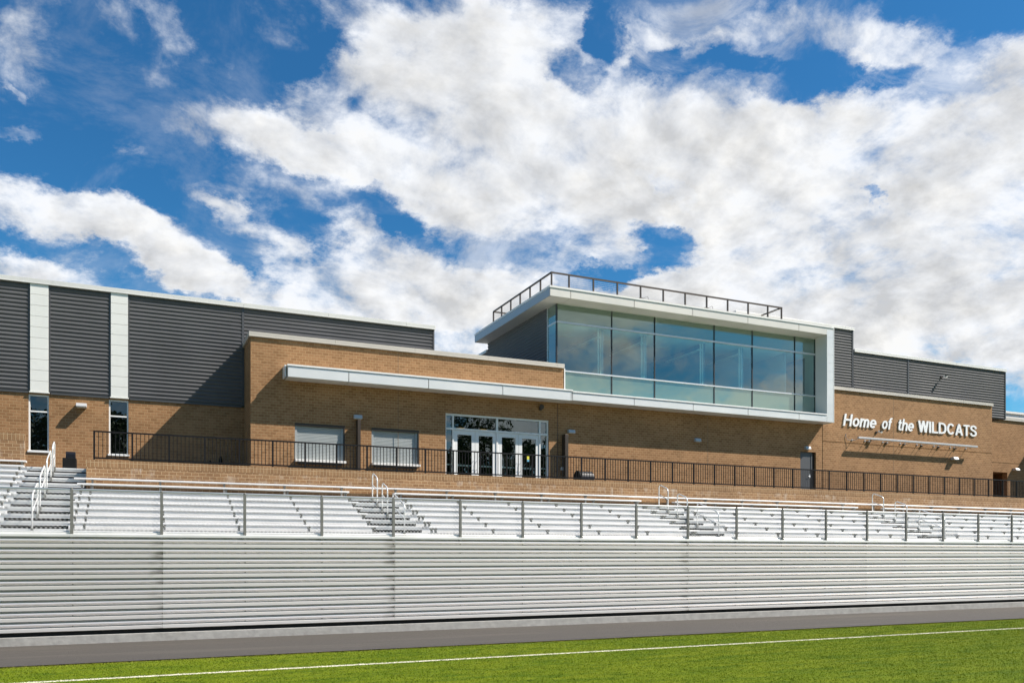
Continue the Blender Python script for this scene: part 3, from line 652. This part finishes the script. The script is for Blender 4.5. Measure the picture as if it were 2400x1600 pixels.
# ------------------------------------------------------------------ sign lettering
sg=thing('wall_sign','white raised letters spread across the sunlit brick wall','sign',(38,F_,8.6))
def smoothpath(p,n=5):
    out=[]; q=[p[0]]+list(p)+[p[-1]]
    for i in range(1,len(q)-2):
        for k in range(n):
            t=k/n; a,b,c,d=[np.array(x) for x in q[i-1:i+3]]
            out.append(tuple(.5*(2*b+(c-a)*t+(2*a-5*b+4*c-d)*t*t+(3*b-a-3*c+d)*t**3)))
    return out+[p[-1]]
def ring(cx,cy,rx,ry,a0,a1,n=20): return [(cx+rx*math.cos(math.radians(a0+(a1-a0)*k/n)),cy+ry*math.sin(math.radians(a0+(a1-a0)*k/n))) for k in range(n+1)]
SW=.16
ARCH=lambda x,w:[(x,.40),(x+.03,.56),(x+.13,.645),(x+w-.05,.60),(x+w,.46),(x+w,.2),(x+w,0)]
# glyphs: ('s',path) stroke, ('p',x0,y0,x1,y1) slanted bar with level ends
GLY={'H':[('s',[(.09,0),(.09,1)]),('s',[(.63,0),(.63,1)]),('s',[(.10,.52),(.62,.52)])],
'o':[('s',ring(.30,.36,.215,.285,0,360,26))],'m':[('s',[(.085,0),(.085,.73)]),('s',smoothpath(ARCH(.11,.31))),('s',smoothpath(ARCH(.43,.31)))],
'e':[('s',ring(.30,.36,.215,.285,2,318,24)),('s',[(.11,.355),(.59,.355)])],'f':[('s',smoothpath([(.17,0),(.17,.4),(.17,.76),(.21,.89),(.30,.92),(.37,.915)])),('s',[(.02,.655),(.34,.655)])],
't':[('s',smoothpath([(.16,.92),(.16,.5),(.16,.22),(.20,.10),(.27,.075),(.34,.08)])),('s',[(.02,.655),(.33,.655)])],'h':[('s',[(.085,0),(.085,1)]),('s',smoothpath(ARCH(.11,.36)))],
'W':[('p',.10,1,.28,0),('p',.28,0,.48,1),('p',.48,1,.68,0),('p',.68,0,.86,1)],'I':[('s',[(.09,0),(.09,1)])],'L':[('s',[(.09,0),(.09,1)]),('s',[(.10,.085),(.55,.085)])],
'D':[('s',[(.09,0),(.09,1)]),('s',smoothpath([(.10,.915),(.30,.915),(.50,.85),(.605,.68),(.62,.5),(.605,.32),(.50,.15),(.30,.085),(.10,.085)]))],
'C':[('s',ring(.36,.5,.275,.42,38,322,22))],'A':[('p',.09,0,.37,1),('p',.65,0,.37,1),('s',[(.20,.30),(.54,.30)])],'T':[('s',[(.01,.915),(.60,.915)]),('s',[(.305,0),(.305,.9)])],
'S':[('s',smoothpath([(.56,.70),(.50,.86),(.33,.92),(.16,.87),(.095,.73),(.17,.60),(.34,.52),(.49,.44),(.56,.29),(.50,.14),(.32,.075),(.14,.13),(.075,.29)]))]}
ADV={'H':.80,'o':.65,'m':.90,'e':.65,'f':.41,'t':.41,'h':.61,'W':1.0,'I':.26,'L':.62,'D':.78,'C':.76,'A':.78,'T':.65,'S':.68}
def word(txt,x0,x1,zb,cap,shear):
    """each letter a mesh of its own; widths fitted to x0..x1, capital height cap"""
    tot=sum(ADV[c] for c in txt)-.06; sx=(x1-x0-shear*cap)/tot; pen=0
    for ch in txt:
        mb=MB()
        for k,g in enumerate(GLY[ch]):
            yf=F_-.055-.0025*k; yb=F_-.012
            if g[0]=='p':
                _,ax,ay,bx,by=g; w=SW*.53*1.04; loops=[[(ax-w,ay),(ax+w,ay)],[(bx-w,by),(bx+w,by)]]
            else:
                p=[np.array(q,float) for q in g[1]]; loops=[]; closed=np.allclose(p[0],p[-1]) and len(p)>4
                for i in range(len(p)):
                    a=p[i-1] if i>0 else (p[-2] if closed else p[0]); b=p[i+1] if i<len(p)-1 else (p[1] if closed else p[-1])
                    t=(b-a)/np.linalg.norm(b-a); nrm=np.array([-t[1],t[0]]); w=SW/2*(1 if abs(nrm[0])>.6 else .94)
                    loops.append([tuple(p[i]+nrm*w),tuple(p[i]-nrm*w)])
            def W(q,y): X=x0+(pen+q[0])*sx+shear*cap*q[1]; return (X,y,zb+q[1]*cap)
            b0=len(mb.v)
            for l,r in loops: mb.v+=[W(l,yf),W(r,yf),W(l,yb),W(r,yb)]
            for i in range(len(loops)-1):
                u=b0+4*i; v=u+4
                mb.f+=[(u,u+1,v+1,v),(u+2,v+2,v+3,u+3),(u,v,v+2,u+2),(u+1,u+3,v+3,v+1)]
            mb.f+=[(b0,b0+2,b0+3,b0+1),(u+4,u+5,u+7,u+6)]
        obj('letter',mb,M['letter'],sg); pen+=ADV[ch]
word('Home',33.06,35.47,8.625,.625,.20); word('of',35.76,36.55,8.625,.625,.20); word('the',36.92,38.22,8.625,.625,.20); word('WILDCATS',38.46,43.08,8.625,.625,0)
# ------------------------------------------------------------------ sign light bar
sl=thing('sign_light','long pale lighting bar on thin arms under the white letters','light bar',(38,F_,7.95))
obj('bar',MB().box(33.78,42.72,F_-.40,F_-.30,7.96,8.06),M['light'],sl,bevel=.01)
for x in (33.72,34.62,34.92,35.90,36.22,37.18,37.50,38.42,38.75,39.72,40.04,41.0,41.30,42.25):
    mb=MB().tube([(x,F_-.001,7.93),(x,F_-.12,7.90),(x,F_-.34,7.93),(x,F_-.35,7.97)],.014,6).tube([(x,F_-.001,7.93),(x,F_-.03,7.93)],.05,10)
    obj('arm',mb,M['light'],sl)
for k in range(6):
    x=34.78+1.32*k; obj('driver_box',MB().box(x-.05,x+.06,F_-.07,F_-.001,7.84,7.92),M['bronze'],sl)
obj('cable',MB().tube([(33.30,F_-.01,8.22),(33.26,F_-.03,8.05),(33.36,F_-.05,7.92),(33.52,F_-.1,7.90),(33.72,F_-.2,7.92)],.012,6),M['light'],sl)
# ------------------------------------------------------------------ rooftop railing
rt=thing('rooftop_railing','dark cable railing around the press box roof','railing',(22,B_+.25,13.4))
RY=B_+.25; RX0,RX1=16.08,28.62; RB=38.07
PX=[16.08,16.92,18.12,19.33,20.54,21.75,22.95,24.16,25.37,26.58,27.77,28.62]; PYs=[32.79,33.85,34.91,35.97,37.05,38.07]
def rpost(x,y): obj('post',MB().box(x-.03,x+.03,y-.03,y+.03,13.36,13.98),M['bronze'],rt)
for x in PX: rpost(x,RY)
for y in PYs: rpost(RX0,y)
for y in (33.2,34.6): rpost(RX1,y)
for x in (17.4,18.8): rpost(x,RB)
obj('top_rail',MB().box(RX0-.03,RX1+.03,RY-.035,RY+.035,13.98,14.04).box(RX0-.035,RX0+.035,RY+.035,RB,13.98,14.04).box(RX1-.035,RX1+.035,RY+.035,34.6,13.98,14.04).box(RX0+.035,20.2,RB-.03,RB+.03,13.98,14.04),M['bronze'],rt)
for k in range(6):
    z=13.47+.083*k
    obj('cable',MB().tube([(RX0,RY,z),(RX1,RY,z)],.004,5).tube([(RX0,RY,z),(RX0,RB,z)],.004,5).tube([(RX0,RB,z),(20.2,RB,z)],.004,5).tube([(RX1,RY,z),(RX1,34.6,z)],.004,5),M['light'],rt)
for x,lab in ((20.60,'small gooseneck roof fixture at the foot of the fifth front railing post'),(24.16,'small gooseneck roof fixture beside the press box roof railing, nearer its right end')):
    t=thing('roof_fixture',lab,'roof fixture',(x,RY-.02,13.4),'gooseneck fixtures on the roof edge')
    obj('base',MB().box(x-.16,x+.04,RY-.08,RY-.035,13.40,13.47),M['bronze'],t)
    obj('gooseneck',MB().tube([(x+.03,RY-.06,13.44),(x+.14,RY-.05,13.51),(x+.26,RY-.04,13.57),(x+.31,RY-.04,13.55),(x+.33,RY-.04,13.40)],.009,6),M['bronze'],t)
# ------------------------------------------------------------------ terrace: retaining wall, railing
rw=thing('retaining_wall','long low brown brick retaining wall behind the top bleacher bench, lime stained','wall',(20,RW,2.5))
obj('brick_face',MB().box(-1.41,60,RW,RW+.30,2.2,4.68),M['brick_low'],rw)
obj('brick_coping',MB().box(-1.415,60,RW-.004,RW+.305,4.682,4.905),M['soldier'],rw)
lw=thing('low_wall','short brown brick wall behind the left end bleacher seats','wall',(-9,29.9,4.9))
obj('brick_face',MB().box(-16,-3.2,29.9,30.1,4.2,5.56),M['brick_low'],lw); obj('brick_coping',MB().box(-16,-3.197,29.896,30.104,5.562,5.79),M['soldier'],lw)
tr_=thing('terrace_railing','long black baluster railing along the brick retaining wall','railing',(20,RW+.12,ZD))
YR=RW+.14; x=-1.20; RPX=[]
while x<58: RPX.append(x); x+=1.0575
for i,x in enumerate(RPX):
    obj('post',MB().box(x-.026,x+.026,YR-.026,YR+.026,4.89,5.76),M['rail'],tr_)
    if i<len(RPX)-1:
        mb=MB(); x2=RPX[i+1]; mb.box(x+.026,x2-.026,YR-.02,YR+.02,4.955,4.998); n=8
        for k in range(1,n+1):
            xb=x+(x2-x)*k/(n+1); mb.box(xb-.0095,xb+.0095,YR-.0095,YR+.0095,4.998,5.758)
        obj('rail_panel',mb,M['rail'],tr_)
obj('top_rail',MB().box(-1.226,RPX[-1]+.026,YR-.028,YR+.028,5.76,5.803),M['rail'],tr_)
# ------------------------------------------------------------------ things on the terrace
t=thing('litter_bin','black hooded litter bin at the head of the left stair','bin',(-1.98,30.5,4.745))
obj('body',MB().box(-2.19,-1.80,30.3,30.7,4.745,5.13),M['black'],t,bevel=.012)
pr=[(30.34,5.132),(30.34,5.26),(30.38,5.32),(30.45,5.345),(30.55,5.345),(30.62,5.32),(30.66,5.26),(30.66,5.132)]
obj('hood',MB().prism(pr,-2.10,-1.83),M['drum'],t)
t=thing('barrel','black half barrel lying on its side on the terrace, right of the entrance','barrel',(17.45,31.2,ZD))
def arc(r,cx,cz,n=14): return [(cx-r*math.cos(math.pi*k/n),cz+r*math.sin(math.pi*k/n)) for k in range(n+1)]
obj('drum',MB().prism([(y,z) for y,z in arc(.30,31.2,5.26)]+[(31.5,5.0),(30.9,5.0)],17.08,17.70),M['drum'],t)
obj('rim',MB().prism([(y,z) for y,z in arc(.32,31.2,5.26)]+[(31.52,5.0),(30.88,5.0)],17.02,17.08),M['black'],t)
for k in range(3): obj('cap',MB().box(17.20+.16*k,17.30+.16*k,31.02,31.06,5.485,5.51),M['light'],t)  # pale squares standing in for the bright reflections on the drum
obj('stand',MB().box(16.95,17.95,30.85,31.55,ZD,5.0),M['black'],t)
for k,(x,h,lab) in enumerate(((2.55,.27,'shorter of two small upright black bottle shapes in the corner by the projecting brick block'),(2.92,.34,'taller of two small upright black bottle shapes in the corner by the projecting brick block'))):
    obj_=obj('bottle',MB().tube([(x,33.9,ZD),(x,33.9,ZD+h*1.9),(x,33.9,ZD+h*2.3),(x,33.9,ZD+h*2.6)],[.075,.075,.05,.03],10),M['black']); tag(obj_,lab,'bottle','black bottles in the wall corner')
t=thing('black_case','black bag with a pale tag against the shaded wing wall','bag',(3.45,33.9,ZD))
obj('body',MB().box(3.25,3.62,33.75,34.05,ZD,5.50),M['black'],t,bevel=.05); obj('tag',MB().box(3.48,3.58,33.735,33.748,5.42,5.45),M['sill'],t)
# ------------------------------------------------------------------ bleachers
AIS=[(-3.13,-1.62),(6.41,7.91),(17.78,19.31),(29.05,30.63)]
bf=thing('front_walkway','ribbed silver aluminium front of the bleachers carrying the lower walkway','walkway',(18,YP,.3))
def skirt(x0,x1):
    """one length of interlocking planks: a wide flat rib and a narrower one with grooves per plank"""
    prof=[]; z0,z1,n=.292,2.43,9; p=(z1-z0)/n
    for i in range(n):
        for fz,dy in ((0,.0),(.015,-.004),(.03,-.020),(.055,-.024),(.33,-.024),(.355,-.016),(.36,.052),(.45,.052),(.46,.026),(.58,.020),(.60,-.006),(.625,-.016),(.66,-.010),(.67,-.010),(.695,-.016),(.79,-.012),(.795,.052),(.90,.052),(.985,.030)): prof.append((YP+dy*1.45-.004,z0+(i+fz)*p))
    prof+=[(YP,z1),(YP+.085,z1),(YP+.085,z0)]
    return MB().prism(prof,x0,x1)
SK=[-8.0,.54,6.20,15.59,23.06,30.45,38.0,XR]
for a,b in zip(SK,SK[1:]): obj('skirt_panel',skirt(a+.0015,b-.0015),M['skirt'],bf)
for q in SK[1:-1]: obj('joint_strip',MB().box(q-.03,q+.03,YP+.086,YP+.096,.3,2.42),M['bronze'],bf)
obj('fascia_lip',MB().box(XL,XR,YP-.035,YP+.10,2.436,2.50),M['alu'],bf,bevel=.006)
obj('kick_board',MB().box(XL,XR,YP+.01,YP+.04,2.502,2.54),M['alu'],bf)
wk=MB()
for k in range(9): wk.box(XL,XR,YP+.11+.25*k,YP+.11+.25*k+.243,2.43,2.467)
obj('walkway',wk,M['foot'],bf)
bolts=MB()
for x in GX:
    for i in range(9): bolts.box(x-.009,x+.009,YP+.02,YP+.05,.292+(i+.48)*.2376-.008,.292+(i+.48)*.2376+.008)
obj('bolt_row',bolts,M['bronze'],bf,kind='stuff')
obj('shade_board',MB().box(XL,XR,YP+.105,YP+.135,.1,2.42),M['dark'],bf)  # added dark board standing in for the shade behind and below the skirt
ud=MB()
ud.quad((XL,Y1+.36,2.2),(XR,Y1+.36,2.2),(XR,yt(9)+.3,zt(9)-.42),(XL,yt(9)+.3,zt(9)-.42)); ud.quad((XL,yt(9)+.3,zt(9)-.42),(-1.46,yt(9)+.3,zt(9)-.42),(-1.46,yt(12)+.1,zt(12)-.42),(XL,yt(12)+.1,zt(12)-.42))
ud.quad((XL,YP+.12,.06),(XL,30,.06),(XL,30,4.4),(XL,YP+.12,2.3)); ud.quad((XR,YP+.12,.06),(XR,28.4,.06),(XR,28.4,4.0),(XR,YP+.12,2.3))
obj('shade_sheet',ud,M['dark'],bf)  # added dark sheets, so the gaps under the treads show as deep shade
def bracket(x,i,drop=0.):
    y=yt(i); z=zt(i); h=.14; mb=MB()
    mb.prism([(y+.02,z+h-.001),(y+.24,z+h-.001),(y+.24,z+h-.025),(y+.155,z+.075),(y+.155,z-drop),(y+.095,z-drop),(y+.095,z+.075),(y+.02,z+h-.025)],x-.028,x+.028)
    return mb
def plank(x0,x1,y0,y1,z0,z1): 
    mb=MB(); e=.012
    mb.prism([(y0+e,z0),(y0,z0+e),(y0,z1-e),(y0+e,z1),(y1-e,z1),(y1,z1-e),(y1,z0+e),(y1-e,z0)],x0,x1)
    return mb
def section(name,x0,x1,rows,label):
    s=thing(name,label,'bleachers',((x0+x1)/2,Y1,2.5),'bleacher seating sections')
    for i in rows:
        y,z=yt(i),zt(i); sa,sb=x0+.02,x1-.02
        if i<8 or x1<0:
            st=obj('seat',plank(sa,sb,y+.0,y+.25,z+.14,z+.19),M['alu'],s)
            for g in [g+.11 for g in GX]+([sa+.12,sb-.12] if sb-sa>3 else []):
                if sa+.08<g<sb-.05: obj('seat_bracket',bracket(g,i),M['bracket'],st)
        f=MB(); f.prism([(y-.012,z-.05),(y-.012,z-.006),(y-.006,z),(y+.30,z),(y+.30,z-.05)],x0,x1); f.box(x0,x1,y+.305,y+(TR-.014 if i not in (7,11) or (i==7 and x1<0) else .93 if i==7 else .5),z-.05,z-.001)
        obj('footboard',f,M['foot'],s)
        obj('riser',MB().box(x0,x1,y+.012,y+.03,z-.212,z-.052),M['alu'],s)
    return s
section('bleacher_section',XL,AIS[0][0],range(1,12),'end bleacher section left of the left stair, eleven rows of silver benches')
section('bleacher_section',AIS[0][1],AIS[1][0],range(1,8),'bleacher section between the left stair and the next aisle')
section('bleacher_section',AIS[1][1],AIS[2][0],range(1,8),'bleacher section below the entrance doors, between two aisles')
section('bleacher_section',AIS[2][1],AIS[3][0],range(1,8),'bleacher section below the right end of the press box')
section('bleacher_section',AIS[3][1],XR,range(1,8),'bleacher section at the right edge, below the white lettering')
tb=thing('top_bench','long top silver bench running unbroken along the retaining wall','bench',(20,yt(8),zt(8)))
tx=[-1.72,8.1,17.45+.1,27.0,36.2,XR]
for a,b in zip(tx,tx[1:]):
    p=obj('seat',plank(a+.003,b-.003,yt(8),yt(8)+.25,zt(8)+.14,zt(8)+.19),M['alu'],tb)
    for g in [g+.11 for g in GX]:
        if a+.06<g<b-.03: obj('seat_bracket',bracket(g,8,.208),M['bracket'],p)
LN=['stair at the left end, rising in eleven open steps to the terrace','aisle stair just left of the entrance doors','aisle stair below the right part of the press box','aisle stair below the white lettering']
for k,(a,b) in enumerate(AIS):
    s=thing('aisle_stair','silver aluminium '+LN[k],'stairs',((a+b)/2,Y1,2.5),'aisle stairs of the bleachers')
    for i in range(1,12 if k==0 else 8):
        y,z=yt(i),zt(i); bb=b if i<8 else -1.45
        mb=MB(); mb.prism([(y-.012,z-.05),(y-.012,z-.006),(y-.006,z),(y+.30,z),(y+.30,z-.05)],a+.004,bb-.004); mb.box(a+.004,bb-.004,y+.305,y+(TR-.014 if k==0 or i<7 else .93),z-.05,z-.001)
        mb.box(a+.004,bb-.004,y+.004,y+.02,z-.108 if i>1 else z-.09,z-.052)
        if i<9: mb.box(a+.05,bb-.05,y-.014,y-.0125,z-.02,z-.012)
        obj('step',mb,M['step'],s)
# aisle handrails
def handrail(xc,i0,i1,label):
    ya,za=yt(i0)-.035,zt(i0)-.04; yb,zb=yt(i1)-.035,zt(i1)-.04; H=.86; r=.021
    t=thing('aisle_handrail',label,'handrail',(xc,ya,za),'looped handrails in the bleacher aisles')
    sl=(zb-za)/(yb-ya); pts=[(xc,ya,za)]
    R=.13; dy=(yb-ya)
    for k in range(7):
        th=math.pi/2*k/6; pts.append((xc,ya+R*(1-math.cos(th)),za+H-R+R*math.sin(th)+sl*R*(1-math.cos(th))))
    for k in range(7):
        th=math.pi/2*k/6; pts.append((xc,yb-R+R*math.sin(th),zb+H-R+R*math.cos(th)-sl*R*(1-math.sin(th))))
    pts.append((xc,yb,zb))
    obj('hoop',MB().tube(pts,r,8),M['tube'],t,smooth=True)
    obj('mid_rail',MB().tube([(xc,ya,za+.46),(xc,yb,zb+.46)],r*.9,8),M['tube'],t,smooth=True)
    for y,z in ((ya,za),(yb,zb)): obj('foot',MB().box(xc-.035,xc+.035,y-.03,y+.03,z-.06,z+.05),M['post'],t)
HL=[('in the left stair',-2.37,((1,3),(4,6),(7,9),(10,11))),('in the aisle left of the entrance doors',7.16,((1,3),(4,5),(6,7))),('in the aisle under the right of the press box',18.54,((1,3),(4,5),(6,7))),('in the aisle below the white letters',29.84,((1,3),(4,5),(6,7)))]
ON={3:('lowest, longest','middle','topmost'),4:('lowest','second lowest','second highest','topmost, shortest')}
for nm,xc,pr in HL:
    for k,(i0,i1) in enumerate(pr): handrail(xc,i0,i1,ON[len(pr)][k]+' pale tubular hoop handrail '+nm)
# ------------------------------------------------------------------ chain-link guard fence
fn=thing('chain_link_fence','silver chain-link guard fence along the front walkway of the bleachers','fence',(18,YP+.06,2.5))
YF=YP+.055; ZF0,ZF1=2.545,3.50
FX=[-1.36+1.8837*k for k in range(-3,25)]
FX=[x for x in FX if XL<x<XR]
for x in FX:
    mb=MB().box(x-.032,x+.032,YF-.085,YF-.03,2.40,3.50); mb.tube([(x,YF-.057,3.50),(x,YF-.057,3.525),(x,YF-.057,3.545)],[.03,.03,.012],8)
    obj('post',mb,M['post'],fn)
obj('top_rail',MB().tube([(XL,YF,3.515),(XR,YF,3.515)],.024,8),M['alu'],fn,smooth=True)
obj('bottom_rail',MB().tube([(XL,YF,2.56),(XR,YF,2.56)],.012,6),M['wire'],fn)
bounds=[XL]+FX+[XR]; PT=.094; rise=.094
for a,b in zip(bounds,bounds[1:]):
    mb=MB(); H=ZF1-ZF0; k0=int(math.floor((a-H)/PT)); k1=int(math.ceil((b+H)/PT))
    for k in range(k0,k1+1):
        for s in (1,-1):
            xa=k*PT; 
            # wire from (xa,ZF0) rising with slope s
            t0=max(0,(a-xa)/s if s>0 else (b-xa)/s); t1=min(H,(b-xa)/s if s>0 else (a-xa)/s)
            if t1-t0<.01: continue
            mb.tube([(xa+s*t0,YF+.004*s,ZF0+t0),(xa+s*t1,YF+.004*s,ZF0+t1)],.0038,3,caps=False)
    obj('chain_link',mb,M['wire'],fn)
# ------------------------------------------------------------------ trees across the field (behind the viewpoint, seen in the glass)
def woods():
    n_t=46; vs=[]; fs=[]; b=0
    for k in range(n_t):
        cx=-46+k*3.6+RNG.uniform(-3,3); cy=RNG.uniform(-46,-32); H=RNG.uniform(16.5,22.5)
        if k%9==7: H*=.75
        m=5500; cl=22; cc=np.c_[RNG.normal(0,2.6,cl),RNG.normal(0,2.2,cl),RNG.uniform(.18,.93,cl)*H]; rr=RNG.uniform(1.0,2.3,cl)
        idx=RNG.integers(0,cl,m); d=RNG.normal(0,1,(m,3)); d/=np.linalg.norm(d,axis=1)[:,None]
        p=cc[idx]+d*(rr[idx]*RNG.uniform(.5,1,m)**.4)[:,None]+np.array([cx,cy,0])
        s=RNG.uniform(.14,.29,m); u=RNG.normal(0,1,(m,3)); u/=np.linalg.norm(u,axis=1)[:,None]; w=np.cross(u,RNG.normal(0,1,(m,3))); w/=np.linalg.norm(w,axis=1)[:,None]
        q=np.stack([p-u*s[:,None],p+w*s[:,None]*.6,p+u*s[:,None],p-w*s[:,None]*.6],1).reshape(-1,3); vs.append(q); fs+=[(b+4*i,b+4*i+1,b+4*i+2,b+4*i+3) for i in range(m)]; b+=4*m
        mb=MB().tube([(cx,cy,-.1),(cx+.2,cy,H*.4),(cx,cy,H*.8)],[.35,.25,.08],7); vs.append(np.array(mb.v)); fs+=[tuple(b+i for i in f) for f in mb.f]; b+=len(mb.v)
    mb=MB(); mb.v=[tuple(p) for p in np.concatenate(vs)]; mb.f=fs
    tag(obj('tree_line',mb,mat('foliage',(.055,.085,.025),.7,noise=(.4,.4))),'line of green trees across the field, mirrored in the glass','trees',kind='stuff')
woods()
